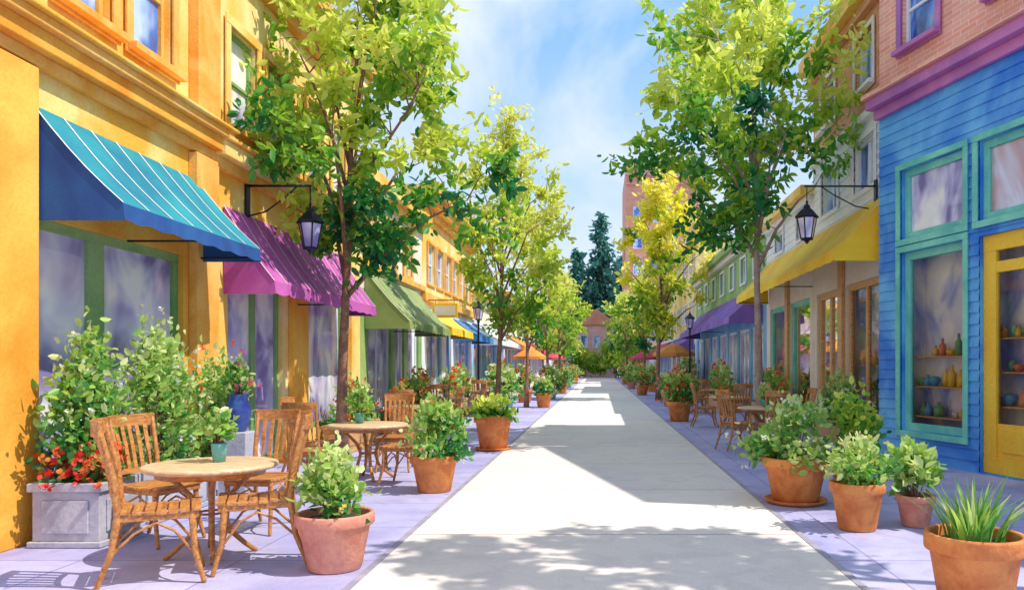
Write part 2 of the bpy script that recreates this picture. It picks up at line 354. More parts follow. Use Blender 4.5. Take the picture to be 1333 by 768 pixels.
# ---------------------------------------------------------------- buildings
def frameP(o,U,N): return lambda p:(o[0]+U[0]*p[0]+N[0]*p[1],o[1]+U[1]*p[0]+N[1]*p[1],p[2])
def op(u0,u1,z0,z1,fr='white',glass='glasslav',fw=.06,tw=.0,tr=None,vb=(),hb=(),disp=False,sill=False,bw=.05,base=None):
    return dict(u0=u0,u1=u1,z0=z0,z1=z1,fr=fr,glass=glass,fw=fw,tw=tw,tr=tr or fr,vb=vb,hb=hb,disp=disp,sill=sill,bw=bw,base=base)
def building(name,P,u0,u1,H,zones,ops,depth=8,body=True,cornices=(),pil=(),seed=1):
    rr=random.Random(seed); root=empty(name)
    w=MB(P); us=sorted({u0,u1,*[o['u0'] for o in ops],*[o['u1'] for o in ops]})
    zs=sorted({0,H,*[z[0] for z in zones],*[o['z0'] for o in ops],*[o['z1'] for o in ops]})
    us=[u for u in us if u0<=u<=u1]; zs=[z for z in zs if 0<=z<=H]
    for a,b in zip(us,us[1:]):
        for c,d in zip(zs,zs[1:]):
            um=(a+b)/2; zm=(c+d)/2
            if any(o['u0']<um<o['u1'] and o['z0']<zm<o['z1'] for o in ops): continue
            zn=[z for z in zones if z[0]<=zm][-1]
            if len(zn)>2 and zn[2]:
                st=zn[2]; k0=int(math.floor(c/st)); z=k0*st
                while z<d-1e-4:
                    lo=max(z,c); hi=min(z+st,d)
                    if hi-lo>1e-3:
                        f=lambda q:.022*(1-(q-z)/st)
                        w.quad((a,f(lo),lo),(b,f(lo),lo),(b,f(hi),hi),(a,f(hi),hi),zn[1])
                        w.quad((a,f(lo),lo),(b,f(lo),lo),(b,0,lo),(a,0,lo),zn[1])
                    z+=st
            else: w.quad((a,0,c),(b,0,c),(b,0,d),(a,0,d),zn[1])
    for o in ops:
        a,b,c,d=o['u0'],o['u1'],o['z0'],o['z1']; zn=[z for z in zones if z[0]<=(c+d)/2][-1][1]; D=-.22
        w.quad((a,0,c),(a,D,c),(a,D,d),(a,0,d),zn); w.quad((b,0,c),(b,D,c),(b,D,d),(b,0,d),zn)
        w.quad((a,0,c),(b,0,c),(b,D,c),(a,D,c),zn); w.quad((a,0,d),(b,0,d),(b,D,d),(a,D,d),zn)
    if body:
        w.quad((u0,0,0),(u0,-depth,0),(u0,-depth,H),(u0,0,H),zones[-1][1]); w.quad((u1,0,0),(u1,-depth,0),(u1,-depth,H),(u1,0,H),zones[-1][1])
        w.quad((u0,-depth,0),(u1,-depth,0),(u1,-depth,H),(u0,-depth,H),zones[-1][1])
        w.quad((u0,0,H),(u1,0,H),(u1,-depth,H),(u0,-depth,H),'roof')
    w.build('walls',root)
    t=MB(P)
    for z0,z1,pr,m in cornices: t.box(u0-.01-pr*.3,u1+.01+pr*.3,.001+0,pr,z0,z1,m)
    for a,b,z0,z1,pr,m in pil: t.box(a,b,.002,pr,z0,z1,m)
    if cornices or pil: t.build('cornice_and_pilasters',root,.012)
    fr=MB(P); gl=MB(P); it=MB(P)
    for o in ops:
        a,b,c,d=o['u0'],o['u1'],o['z0'],o['z1']; f=o['fw']; F=o['fr']
        fr.box(a,b,-.15,-.06,c,c+f,F); fr.box(a,b,-.15,-.06,d-f,d,F)
        fr.box(a,a+f,-.147,-.063,c+f,d-f,F); fr.box(b-f,b,-.147,-.063,c+f,d-f,F)
        hw=o['bw']/2
        for u in o['vb']: fr.box(u-hw,u+hw,-.143,-.067,c+f,d-f,F)
        for z in o['hb']: fr.box(a+f,b-f,-.139,-.071,z-hw,z+hw,F)
        if o['base']: fr.box(a+f,b-f,-.136,-.09,c+f,o['base'],F); fr.box(a+f+.08,b-f-.08,-.0895,-.07,c+f+.08,o['base']-.08,F)
        if o['tw']:
            q=o['tw']; TR=o['tr']
            fr.box(a-q,b+q,.026,.06,d,d+q,TR); fr.box(a-q,b+q,.026,.06,c-q,c,TR)
            fr.box(a-q,a,.026,.056,c,d,TR); fr.box(b,b+q,.026,.056,c,d,TR)
        if o['sill']: fr.box(a-.12,b+.12,.062 if o['tw'] else .003,.16,c-.09,c-.01,o['tr'])
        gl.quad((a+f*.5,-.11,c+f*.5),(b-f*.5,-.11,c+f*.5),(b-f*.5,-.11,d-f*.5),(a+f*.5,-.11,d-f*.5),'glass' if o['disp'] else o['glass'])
        if o['disp']:
            e=-.50
            it.quad((a,e,c),(b,e,c),(b,e,d),(a,e,d),'back')
            for u in (a,b): it.quad((u,-.222,c),(u,e,c),(u,e,d),(u,-.222,d),'back')
            it.quad((a,-.222,c),(b,-.222,c),(b,e,c),(a,e,c),'white'); it.quad((a,-.222,d),(b,-.222,d),(b,e,d),(a,e,d),'white')
            z0=max(c,(o['base'] or 0))
            for sh in (0,1,2):
                zz=z0+.25+.5*sh
                if zz>d-.5: continue
                it.box(a+.03,b-.03,-.46,-.2,zz-.025,zz,'woodl')
                u=a+.12
                while u<b-.12:
                    r=rr.uniform(.04,.085); hh=rr.uniform(.14,.38); k='it%d'%rr.randrange(5); v=rr.uniform(-.36,-.29)
                    if rr.random()<.85:
                        if rr.random()<.6: it.lathe([(0,0),(r,0),(r,hh*.6),(r*.4,hh*.75),(r*.35,hh),(0,hh)],(u,v,zz+.002),k,8)
                        else: it.lathe([(0,0),(r*.6,0),(r*1.2,hh*.25),(r*1.3,hh*.4),(r*.8,hh*.5),(0,hh*.52)],(u,v,zz+.002),k,10)
                    u+=r*2+rr.uniform(.02,.08)
    if ops: fr.build('window_frames',root,.006); gl.build('window_panes',root)
    if it.v: it.build('shop_display',root)
    return root
def awning(name,P,u0,u1,zt,zb,proj,m,val=.2,vm=None,side=None,step=.42,seam='seam'):
    root=empty(name); mb=MB(P); vm=vm or m; side=side or m
    n=max(2,round((u1-u0)/step)); zf=zb+val; K=5
    def pt(u,k,dz=0):
        q=k/K; return (u,.02+(proj-.02)*q,zt+(zf-zt)*q-.05*math.sin(math.pi*q)+dz)
    for i in range(n):
        a=u0+(u1-u0)*i/n; b=u0+(u1-u0)*(i+1)/n; c=(a+b)/2
        for k in range(K):
            mb.add([pt(a,k),pt(c,k,-.012 if k else 0),pt(c,k+1,-.012 if k+1<K else 0),pt(a,k+1)],[(0,1,2,3)],m,True)
            mb.add([pt(c,k,-.012 if k else 0),pt(b,k),pt(b,k+1),pt(c,k+1,-.012 if k+1<K else 0)],[(0,1,2,3)],m,True)
        dz=.015
        mb.add([(a,proj,zf),(b,proj,zf),(b,proj+.015,zb+dz),(c,proj+.022,zb-.01),(a,proj+.015,zb+dz)],[(0,1,2,3,4)],vm)
    if seam:
        for i in range(n+1):
            a=u0+(u1-u0)*i/n; w=.013
            for k in range(K):
                p=pt(a-w,k,.008);q=pt(a+w,k,.008);r=pt(a+w,k+1,.008);s_=pt(a-w,k+1,.008); mb.quad(p,q,r,s_,seam)
    for u in (u0,u1):
        pr=[pt(u,k) for k in range(K+1)]+[(u,proj+.015,zb),(u,.02,zb)]
        mb.add(pr,[tuple(range(len(pr)))],side)
    mb.build('canopy',root)
    f=MB(P); f.tube([(u0+.02,proj-.02,zb+.04),(u1-.02,proj-.02,zb+.04)],.014,'black',6)
    for u in (u0+.05,u1-.05,(u0+u1)/2): f.tube([(u,.02,zb+.04),(u,proj-.02,zb+.04)],.012,'black',6)
    f.build('awning_frame',root); return root

PL=frameP((-5.2,0),(0,1),(1,0)); PR=frameP((5.3,0),(0,1),(-1,0))
building('orange_shop_building',PL,1.0,10.3,9.2,[(0,'y1'),(3.2,'y1l'),(5,'y1l')],[
  op(7.12,9.6,.3,2.98,'greenfr','glasslav',fw=.10,vb=(8.05,),bw=.26),
  op(3,6.1,.3,2.98,'greenfr',fw=.1),
  op(5.2,6.2,5.15,6.75,'cor','glassblue',tw=.12,hb=(5.95,),sill=True),
  op(7.35,8.15,5.15,6.75,'cor','glassblue',tw=.12,hb=(5.95,),sill=True),
  op(8.5,9.3,5.15,6.75,'cor','glassblue',tw=.12,hb=(5.95,),sill=True)],
  cornices=[(4.32,4.44,.10,'cor'),(4.44,4.62,.20,'y1'),(4.62,4.72,.28,'cor'),(4.72,4.76,.34,'y1l'),(8.6,8.9,.25,'cor'),(8.9,9.25,.42,'y1')],
  pil=[(6.3,7.0,0,4.3,.10,'y1'),(9.72,10.28,0,4.3,.12,'cor'),(9.72,10.28,4.78,8.58,.14,'cor'),(6.3,6.95,4.78,8.58,.1,'cor')])
awning('teal_awning',PL,7.02,9.85,3.98,2.92,.85,'a_teal',.16,'tealdk','tealdk')
building('yellow_shop_building',PL,10.3,16.45,7.95,[(0,'y2'),(3.2,'y1l'),(4.7,'y2')],[
  op(10.75,12.6,.08,2.9,'greenfr',fw=.09,vb=(11.7,),bw=.14),
  op(13.75,15.7,.45,2.9,'greenfr',fw=.09),
  op(10.75,11.6,4.95,6.35,'green','glasslav',tw=.13,tr='y1l',hb=(5.65,),sill=True),
  op(11.95,12.8,4.95,6.35,'green','glasslav',tw=.13,tr='y1l',hb=(5.65,),sill=True),
  op(13.6,14.35,4.95,6.35,'green','glasslav',tw=.13,tr='y1l',hb=(5.65,),sill=True),
  op(14.9,15.65,4.95,6.35,'green','glasslav',tw=.13,tr='y1l',hb=(5.65,),sill=True)],
  cornices=[(4.25,4.4,.12,'cor'),(4.4,4.6,.24,'y2'),(4.6,4.66,.30,'cor'),(7.2,7.4,.14,'cor'),(7.4,7.7,.3,'y2'),(7.7,7.98,.45,'cor')],
  pil=[(12.85,13.5,0,4.2,.10,'y1'),(15.85,16.4,0,4.2,.10,'y1l')],seed=2)
awning('magenta_awning',PL,10.6,15.4,3.8,2.58,.72,'a_mag',.18)
building('green_cafe_building',PL,16.45,22.5,5.9,[(0,'green'),(3.3,'cream')],[
  op(17.3,19.2,.5,2.8,'white',fw=.08,vb=(18.2,)),op(19.6,20.5,.06,2.8,'white',fw=.1),op(20.9,22.1,.5,2.8,'white',fw=.08),
  op(17,17.8,4,5.1,'cor','glassblue',tw=.1,hb=(4.55,)),op(18.7,19.5,4,5.1,'cor','glassblue',tw=.1,hb=(4.55,)),op(20.4,21.2,4,5.1,'cor','glassblue',tw=.1,hb=(4.55,))],
  cornices=[(3.75,3.9,.12,'cor'),(5.45,5.65,.15,'cor'),(5.65,5.93,.3,'y1l')],seed=3)
awning('olive_awning',PL,17,21.6,3.7,2.4,1.0,'a_olive',.18)
building('cream_corner_building',PL,22.5,31.5,6.9,[(0,'white'),(3.4,'y2')],[
  op(23.1,25.4,.4,2.8,'blue2',fw=.1,vb=(24.2,)),op(26,27,.06,2.8,'blue2',fw=.12),op(27.8,30.8,.4,2.8,'blue2',fw=.1,vb=(29.2,))]
  +[op(23.2+i*1.35,24.2+i*1.35,4.1,5.3,'white','glassblue',tw=.08,tr='cor',hb=(4.7,)) for i in range(6)],
  cornices=[(3.5,3.75,.14,'cor'),(6.1,6.3,.15,'cor'),(6.3,6.6,.35,'y1'),(6.6,6.93,.55,'cor')],seed=4)
awning('yellow_awning',PL,23,26.8,3.25,2.5,.8,'a_yel',.22)
awning('blue_awning',PL,27.3,31.2,3.25,2.45,.9,'a_blue',.22)
def simple(name,P,u0,u1,H,lo,up,fr,am,seed,glass='glassblue'):
    n=max(2,int((u1-u0)/3)); w=(u1-u0)/n
    ops=[op(u0+w*i+.4,u0+w*(i+1)-.4,.4,2.8,fr,'glasslav',fw=.1,vb=(u0+w*(i+.5),)) for i in range(n)]
    if H>5: ops+=[op(u0+w*i+.7+k*1.3,u0+w*i+1.5+k*1.3,4.1,5.2,fr,glass,tw=.08,tr='white') for i in range(n) for k in (0,1) if w>2.8]
    if H>8: ops+=[op(u0+w*i+.7+k*1.3,u0+w*i+1.5+k*1.3,7.0,8.1,fr,glass,tw=.08,tr='white') for i in range(n) for k in (0,1) if w>2.8]
    building(name,P,u0,u1,H,[(0,lo),(3.4,up)],ops,cornices=[(3.3,3.45,.1,'white'),(H-.5,H-.25,.15,up),(H-.25,H+.02,.35,'cor')],seed=seed)
    if am: awning(am[0],P,u0+1,u1-1,3.3,2.45,1.0,am[1],.22,step=.7)
simple('blue_shop_building',PL,31.5,42,4.7,'blue2','cream','white',('white_awning','a_wht'),5)
simple('cream_shop_building',PL,42,56,5.6,'pinkp','cream','teal',('orange_awning','a_org'),6)
simple('pink_shop_building',PL,56,74,6.3,'cream','pinkp','white',('red_awning','a_red'),7)
simple('distant_shop_building',PL,74,93,7,'white','y2','white',None,8)
PB=frameP((5.0,13.7),(.262,-.965),(-.965,-.262))
Lb=6.4
bb=building('blue_corner_shop',PB,0,Lb,8.7,[(0,'blue',.17),(6.1,'pink')],[
  op(.62,2.12,.5,3.5,'teal',fw=.13,tw=.10,disp=True,tr='teal'),
  op(.62,2.12,3.72,4.9,'teal','glasslav',fw=.12,tw=.10),
  op(2.42,4.3,3.72,4.9,'teal','glassbr',fw=.12,tw=.10),
  op(2.42,4.3,.02,3.5,'yel',fw=.24,hb=(3.02,),disp=True,bw=.16,base=.75),
  op(4.7,6.0,.5,3.5,'teal',fw=.13,tw=.10,tr='teal'),
  op(.65,1.5,6.95,8.3,'white','glassblue',tw=.12,tr='purple',hb=(7.6,),sill=True),
  op(2.7,3.6,6.95,8.3,'white','glassblue',tw=.12,tr='purple',hb=(7.6,),sill=True)],body=False,
  cornices=[(5.95,6.12,.10,'purple'),(6.12,6.3,.24,'purple'),(6.3,6.38,.32,'pink')],seed=9)
def rear(P0,P1,X,H,m,root):
    mb=MB(); poly=[P0,P1,(X,P1[1]),(X,P0[1])]
    for i in (1,2,3):
        p,q=poly[i],poly[(i+1)%4]; mb.quad((p[0],p[1],0),(q[0],q[1],0),(q[0],q[1],H),(p[0],p[1],H),m)
    mb.add([(p[0],p[1],H) for p in poly],[(0,1,2,3)],'roof'); mb.build('rear_walls_and_roof',root)
e=PB((Lb,0,0)); rear((5.0,13.7),(e[0],e[1]),15,8.7,'pink',bb)
b2=building('teal_corner_shop',PB,Lb+.01,13,5.2,[(0,'teal')],[op(7.2,9,.5,3.3,'white',fw=.12),op(9.8,12,.5,3.3,'white',fw=.12)],body=False,cornices=[(4.9,5.22,.25,'white')])
e1=PB((Lb+.01,0,0)); e2=PB((13,0,0)); rear((e1[0],e1[1]-.004),(e2[0],e2[1]),15,5.2,'teal',b2)
building('brick_and_white_building',PR,13.85,18.98,9.0,[(0,'cream'),(4.2,'white',.2),(6.5,'brick')],[
  op(14.25,16.5,.35,3.3,'woodl',fw=.13,vb=(15.4,),disp=True,bw=.1),op(16.9,18.7,.06,3.3,'woodl',fw=.15,vb=(17.8,),disp=True,bw=.16),
  op(14.7,15.9,5.1,6.1,'white','glassblue',tw=.1,vb=(15.3,)),op(17,18.2,5.1,6.1,'white','glassblue',tw=.1,vb=(17.6,)),
  op(14.8,15.8,7.1,8.2,'white','glassblue',tw=.1,sill=True),op(17.2,18.2,7.1,8.2,'white','glassblue',tw=.1,sill=True)],
  cornices=[(6.42,6.57,.12,'white'),(8.5,8.7,.15,'brick'),(8.7,9.05,.35,'cor')],
  pil=[(16.55,16.85,0,4.1,.08,'woodl'),(13.9,14.2,0,4.1,.08,'woodl')],seed=10)
building('white_siding_building',PR,19.0,24.28,6.0,[(0,'cream'),(4.2,'white',.2)],[
  op(19.3,21.3,.35,3.3,'teal',fw=.13,disp=True),op(21.7,23.8,.35,3.3,'teal',fw=.13,disp=True),
  op(19.5,20.5,4.9,5.5,'white','glassblue',tw=.08),op(22,23,4.9,5.5,'white','glassblue',tw=.08)],
  cornices=[(5.65,5.8,.15,'white'),(5.8,6.03,.35,'y2')],pil=[(21.35,21.65,0,4.1,.08,'woodl')],seed=15)
awning('yellow_awning',PR,14.0,24.0,4.75,3.5,1.0,'a_yel',.22,step=.6)
building('green_shop_building',PR,24.3,42,6.2,[(0,'blue2'),(3.9,'green')],
  [op(24.8+i*2.4,26.8+i*2.4,.4,2.9,'white','glasslav',fw=.1,vb=(25.8+i*2.4,)) for i in range(7)]+
  [op(25.2+i*2.4,26.2+i*2.4,4.6,5.5,'white','glassblue',tw=.08) for i in range(7)],
  cornices=[(3.9,4.05,.12,'white'),(5.75,5.95,.2,'cream'),(5.95,6.22,.4,'green')],seed=11)
awning('purple_awning',PR,24.8,40,4.2,2.95,1.1,'a_pur',.22,step=.8,seam='a_mag')
simple('yellow_brick_building',PR,42,56,8.5,'cream','y2','white',('purple_awning','a_pur'),12)
simple('pale_shop_building',PR,56,72,6.8,'blue2','cream','white',('red_awning','a_red'),13)
simple('pink_brick_building',PR,72,88,9,'cream','pinkp','white',None,14)
PT=frameP((3.1,88.5),(1,0),(0,-1))
building('tall_brick_building',PT,0,9,24.5,[(0,'brick')],[op(.8+i*2,1.9+i*2,3+3*k,4.9+3*k,'white','glassblue',fw=.08) for i in range(4) for k in range(6)],
  cornices=[(22.3,22.7,.3,'brick'),(23.4,23.9,.5,'pinkp'),(23.9,24.6,.9,'brick')],depth=14)
PE=frameP((-3.2,104),(1,0),(0,-1))
r_=building('distant_pink_house',PE,0,5.6,7,[(0,'pinkp')],[op(.7+i*1.7,1.6+i*1.7,1+3*k,2.6+3*k,'white','glassblue',fw=.08,tw=.08) for i in range(3) for k in range(2)],depth=7)
mb=MB(PE); mb.add([(-.3,.3,7),(5.9,.3,7),(2.8,.3,9.2),(-.3,-7.3,7),(5.9,-7.3,7),(2.8,-7.3,9.2)],[(0,1,2),(3,5,4),(0,2,5,3),(1,4,5,2)],'brick'); mb.build('pitched_roof',r_)
for k,(x0,x1,h,m) in enumerate([(-30,-14,8,'cream'),(-13.5,-4,6.5,'pinkp'),(3.6,14,7,'brick'),(14.5,32,8,'cream')]):
    P_=frameP((x0,108+k),(1,0),(0,-1)); n=int((x1-x0)/2.4)
    building('background_building',P_,0,x1-x0,h,[(0,m)],[op(.6+i*2.3,1.8+i*2.3,1+2.9*j,2.5+2.9*j,'white','glassblue',fw=.08) for i in range(n) for j in (0,1)],cornices=[(h-.4,h+.02,.3,'white')])
root=empty('shop_sign'); mb=MB(); mb.box(-4.95,-4.2,22.75,22.82,3.0,3.42,'yel'); mb.box(-4.88,-4.27,22.742,22.7495,3.07,3.35,'cream'); mb.tube([(-5.2,22.78,3.52),(-4.1,22.78,3.52)],.015,'black',6)
for x in (-4.85,-4.3): mb.tube([(x,22.78,3.42),(x,22.78,3.52)],.008,'black',5)
mb.build('board_and_bracket',root)

# ---------------------------------------------------------------- ground
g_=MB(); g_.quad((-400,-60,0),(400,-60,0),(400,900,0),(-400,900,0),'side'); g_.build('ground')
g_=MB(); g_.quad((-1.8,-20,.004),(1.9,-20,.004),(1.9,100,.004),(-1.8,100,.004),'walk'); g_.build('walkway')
g_=MB()
for x in (-1.8,1.9):
    g_.box(x-.03,x+.03,-20,100,.0,.009,'edge')
g_.build('walkway_edging')

# ---------------------------------------------------------------- trees
tree('offscreen_shadow_tree',-4.15,12.4,8.1,3.35,1.8,cx=.5,cy=-.2,nc=92,nl=84,ls=.175,tr=.085,seed=11,bright=.22)
tree('offscreen_shadow_tree',-2.45,18.6,7.3,2.7,1.35,cx=.3,nc=96,nl=66,ls=.15,palette=LIME,tr=.07,seed=5,bright=.16)
tree('offscreen_shadow_tree',-2.75,29,7.0,2.6,1.4,cx=.2,nc=50,nl=50,ls=.2,palette=LIME,tr=.08,seed=6,bright=.16)
tree('offscreen_shadow_tree',-2.7,40,7.4,2.6,1.6,cx=.1,nc=45,nl=42,ls=.24,palette=LIME,tr=.09,seed=7,bright=.16)
tree('offscreen_shadow_tree',-2.7,53,7.5,2.6,1.9,nc=42,nl=38,ls=.3,palette=LIME,tr=.1,seed=8,bright=.14)
tree('offscreen_shadow_tree',-3,68,8.5,2.6,2.2,nc=38,nl=36,ls=.34,palette=GREEN,tr=.1,seed=9,bright=.3)
tree('offscreen_shadow_tree',3.38,16.2,9.6,4.3,2.15,cx=-.35,nc=106,nl=86,ls=.20,tr=.085,seed=21,bark='barkg',bright=.26,split=3.6)
tree('offscreen_shadow_tree',5.5,4.9,9.2,5.9,1.6,nc=60,nl=75,ls=.2,tr=.09,seed=22,bark='barkg')  # added out of view to cast shade on the near walkway
tree('offscreen_shadow_tree',2.7,35,10.0,3.1,1.9,cx=.35,nc=88,nl=64,ls=.26,palette=YELL,tr=.11,seed=23,bright=.10)
tree('offscreen_shadow_tree',2.9,50,7.4,2.8,1.9,cx=-.1,nc=45,nl=42,ls=.3,palette=GREEN,tr=.1,seed=24,bright=.34)
tree('offscreen_shadow_tree',2.4,68,7.5,2.6,2.0,nc=38,nl=38,ls=.34,palette=LIME,tr=.1,seed=25)
def pine(x,y,h,r,seed):
    g=np.random.default_rng(seed); root=empty('pine_tree',(x,y,0)); mb=MB()
    mb.tube([(0,0,0),(0,0,h*.5),(0,0,h)],[.35,.2,.03],'bark',8)
    C=[];T=[];O=[]; nt=26
    for i in range(nt):
        q=i/(nt-1); z=h*(.12+.86*q); R_=r*(1-q)**.8*(.8+.35*(i%2))+.2; nb=max(5,int(14*(1-q)+5))
        for k in range(nb):
            a=g.uniform(0,6.28); L=R_*g.uniform(.5,1.25)
            if i%2==0: mb.tube([(0,0,z),(math.cos(a)*L,math.sin(a)*L,z-L*.22)],[.05,.015],'bark',4,False)
            n=int(28*L/r)+8; s=g.uniform(.1,1,n); p=np.stack([np.cos(a)*L*s,np.sin(a)*L*s,z-L*.25*s**1.5],1)+g.normal(size=(n,3))*.26
            C.append(p);T.append(g.uniform(0,.7)+.35*s);O.append(np.stack([np.cos(a)*s,np.sin(a)*s,-.3*s],1))
    mb.build('trunk',root); C=np.concatenate(C)
    leaves('needles',C,g.uniform(.6,1.1,len(C)),pal(np.concatenate(T),TEALG),root,np.concatenate(O),-.4,.42)
pine(.3,118,25.0,6.4,1); pine(-3.4,122,20,5.0,2); pine(3.6,124,19,4.8,3)
g=np.random.default_rng(5); C=[];T=[]
for x,y,h,r in [(-4.2,88,7.5,2.4),(-6,98,9,3),(-2.2,98,4,1.6),(1.9,97,4.6,1.7),(3.2,84,6,1.9),(0,100,3.2,1.5),(-10,112,11,4),(8,116,10,4),(-16,112,10,4)]:
    for k in range(26):
        v=g.normal(size=3); v/=np.linalg.norm(v); c=np.array([x,y,h*.55])+v*np.array([r,r,h*.42])*g.uniform(.3,1)
        p=g.normal(size=(45,3))*r*.2+c; C.append(p); T.append(np.full(45,.4+.4*c[2]/h+g.normal()*.14)+g.normal(size=45)*.08)
leaves('distant_trees',np.concatenate(C),g.uniform(.3,.6,sum(map(len,C))),pal(np.concatenate(T),GREEN),None,None,-.1)

# ---------------------------------------------------------------- potted plants
potted('potted_shrub',-2.08,6.05,.295,.44,.27,.50,820,.08,'terrap',FY,12,SHRUB,seed=1,dt=.2)
potted('potted_shrub',-2.09,9.75,.30,.46,.37,.66,850,.10,'terra',FW,24,SHRUB,seed=2,dt=.12)
potted('potted_shrub',-2.0,14.5,.36,.62,.45,.42,520,.13,'terra',FW,8,GREEN,seed=3,saucer=True,dt=.2)
potted('potted_shrub',2.29,8.95,.38,.50,.56,.66,1350,.09,'terra',FW,60,SHRUB,seed=4,saucer=True,fr=.038,dt=.26)
potted('potted_shrub',2.52,7.5,.26,.46,.33,.44,700,.08,'terra',FY,20,SHRUB,seed=5,dt=.26)
potted('potted_shrub',3.15,7.65,.19,.31,.26,.50,380,.12,'terrap',None,0,SHRUB,seed=6,dt=.2)
potted('potted_shrub',3.05,9.3,.25,.45,.36,.85,620,.10,'terra',None,0,GREEN,seed=16,dt=.2)
potted('potted_flowers',2.3,22,.37,.56,.52,.85,850,.13,'terra',FR,80,SHRUB,seed=7,fr=.07,dt=.05)
potted('potted_flowers',2.75,30,.3,.5,.5,.8,460,.16,'terrap',FP,40,SHRUB,seed=8,fr=.08,dt=.1)
potted('potted_shrub',-2.1,29,.32,.55,.45,.6,460,.15,'terra',FP,20,SHRUB,seed=9,fr=.07,dt=.1)
for k,(x,y,m,f) in enumerate([(-2.3,36,'tealpot',FR),(-2.1,43,'terra',FP),(2.3,41,'terra',FR),(2.2,52,'terrap',FY),(-2.2,54,'tealpot',FR),(-2.1,66,'terra',FP),(2.2,64,'terra',FP),(-3.0,24,'tealpot',FW),(-3.2,33,'terra',FR),(3.2,46,'terra',FW)]):
    potted('potted_flowers',x,y,.36,.55,.6,.95,380,.2,m,f,35,SHRUB,seed=20+k,fr=.10,dt=.14)
root=empty('potted_grass',(2.42,4.95,0)); pot(root,.30,.52,'terra')
g=np.random.default_rng(9); V=[];F=[];Cc=[]
for i in range(95):
    a=g.uniform(0,6.28); r0=g.uniform(0,.18); L=g.uniform(.2,.46); lean=g.uniform(.2,1.0)*(.4+r0*4); w=g.uniform(.014,.024)
    p0=np.array([math.cos(a)*r0,math.sin(a)*r0,.46]); dr=np.array([math.cos(a),math.sin(a),0]); sd=np.array([-math.sin(a),math.cos(a),0])
    b_=len(V)
    for k in range(5):
        q=k/4; c=p0+dr*lean*L*q**1.7+np.array([0,0,L*q*(1-.2*lean*q)]); ww=w*(1-q**1.5)+.0008
        V+= [tuple(c-sd*ww),tuple(c+sd*ww)]
    F+=[(b_+2*k,b_+2*k+1,b_+2*k+3,b_+2*k+2) for k in range(4)]
    Cc+=[pal(np.array([g.uniform(.3,1)]),SHRUB)[0]]*10
me=bpy.data.meshes.new('blades'); me.from_pydata(V,[],F); ca=me.color_attributes.new('Col','FLOAT_COLOR','POINT')
ca.data.foreach_set('color',np.concatenate([np.array(Cc),np.ones((len(Cc),1))],1).ravel()); me.materials.append(M['leaf']); obj('blades',me,root)

def planterbox(name,x0,x1,y0,y1,h,bh,n,ls,fl,nf,seed,fr=.035,mat='stone',palette=SHRUB,clumps=30,dt=.12):
    root=empty(name,((x0+x1)/2,(y0+y1)/2,.004)); mb=MB(); a=(x1-x0)/2; b=(y1-y0)/2
    mb.box(-a+.03,a-.03,-b+.03,b-.03,.05,h-.075,mat); mb.box(-a,a,-b,b,0,.05,mat)
    for s_ in ((-a,a,-b,-b+.07),(-a,a,b-.07,b),(-a,-a+.07,-b+.07,b-.07),(a-.07,a,-b+.07,b-.07)): mb.box(*s_,h-.075,h,mat)
    mb.box(-a+.12,a-.12,-b+.012,-b+.0295,.12,h-.15,mat); mb.box(a-.0295,a-.012,-b+.12,b-.12,.12,h-.15,mat)
    mb.quad((-a+.06,-b+.06,h-.04),(a-.06,-b+.06,h-.04),(a-.06,b-.06,h-.04),(-a+.06,b-.06,h-.04),'soil')
    mb.build('box',root,.008)
    bush(root,(0,0,h-.05),a*1.0,b*1.05,bh,n,ls,palette,fl,nf,fr,seed,clumps,dt=dt); return root
pb=planterbox('stone_planter',-5.0,-4.35,6.7,7.45,.56,1.3,2200,.085,FW,20,31,clumps=38,dt=.12)
g=np.random.default_rng(4); fp=np.stack([g.uniform(-.36,.36,60),g.uniform(-.46,.1,60),g.uniform(.52,.85,60)],1)
flowers('red_flowers',fp,.05,FR,pb,g)
planterbox('stone_planter',-5.0,-4.45,7.6,8.8,.5,1.4,2300,.085,FW,36,32,clumps=46,dt=.16)
planterbox('stone_planter',-5.0,-4.5,8.95,10.1,.5,1.2,1500,.085,FR,20,33,clumps=34,dt=.18)
planterbox('flower_planter',-5.0,-4.5,13.8,15.8,.5,.8,800,.11,FR,45,34,fr=.055,mat='woodl')
planterbox('flower_planter',-4.7,-4.2,17.2,20.2,.55,.8,850,.14,FR,90,35,fr=.08,mat='woodl')
planterbox('flower_planter',-4.7,-4.2,22.5,26.5,.55,.9,850,.17,FR,80,36,fr=.09,mat='woodl')
planterbox('flower_planter',-4.6,-4.1,31,38,.55,1.1,850,.24,FP,60,37,fr=.11,mat='woodl')
planterbox('flower_planter',4.6,5.1,14.6,16.6,.5,.9,800,.12,FW,30,38,fr=.05,mat='woodl')
planterbox('flower_planter',4.5,5.0,19.5,23,.5,.9,850,.15,FR,80,39,fr=.08,mat='woodl')
planterbox('flower_planter',4.2,4.8,26,31,.5,1.1,850,.18,FR,80,40,fr=.09,mat='woodl')
planterbox('flower_planter',4.2,4.8,36,44,.5,1.3,850,.25,FP,70,41,fr=.11,mat='woodl')
root=empty('blue_urn',(-4.35,9.25,0)); mb=MB()
mb.box(-.17,.17,-.17,.17,0,.8,'stone'); mb.lathe([(0,.802),(.09,.802),(.14,.95),(.15,1.08),(.11,1.2),(.13,1.25),(.1,1.25),(.09,1.2),(0,1.2)],(0,0,0),'bluepot',20); mb.build('urn_on_pedestal',root,.01)
bush(root,(0,0,1.2),.17,.17,.42,260,.08,SHRUB,FP,14,.04,50)

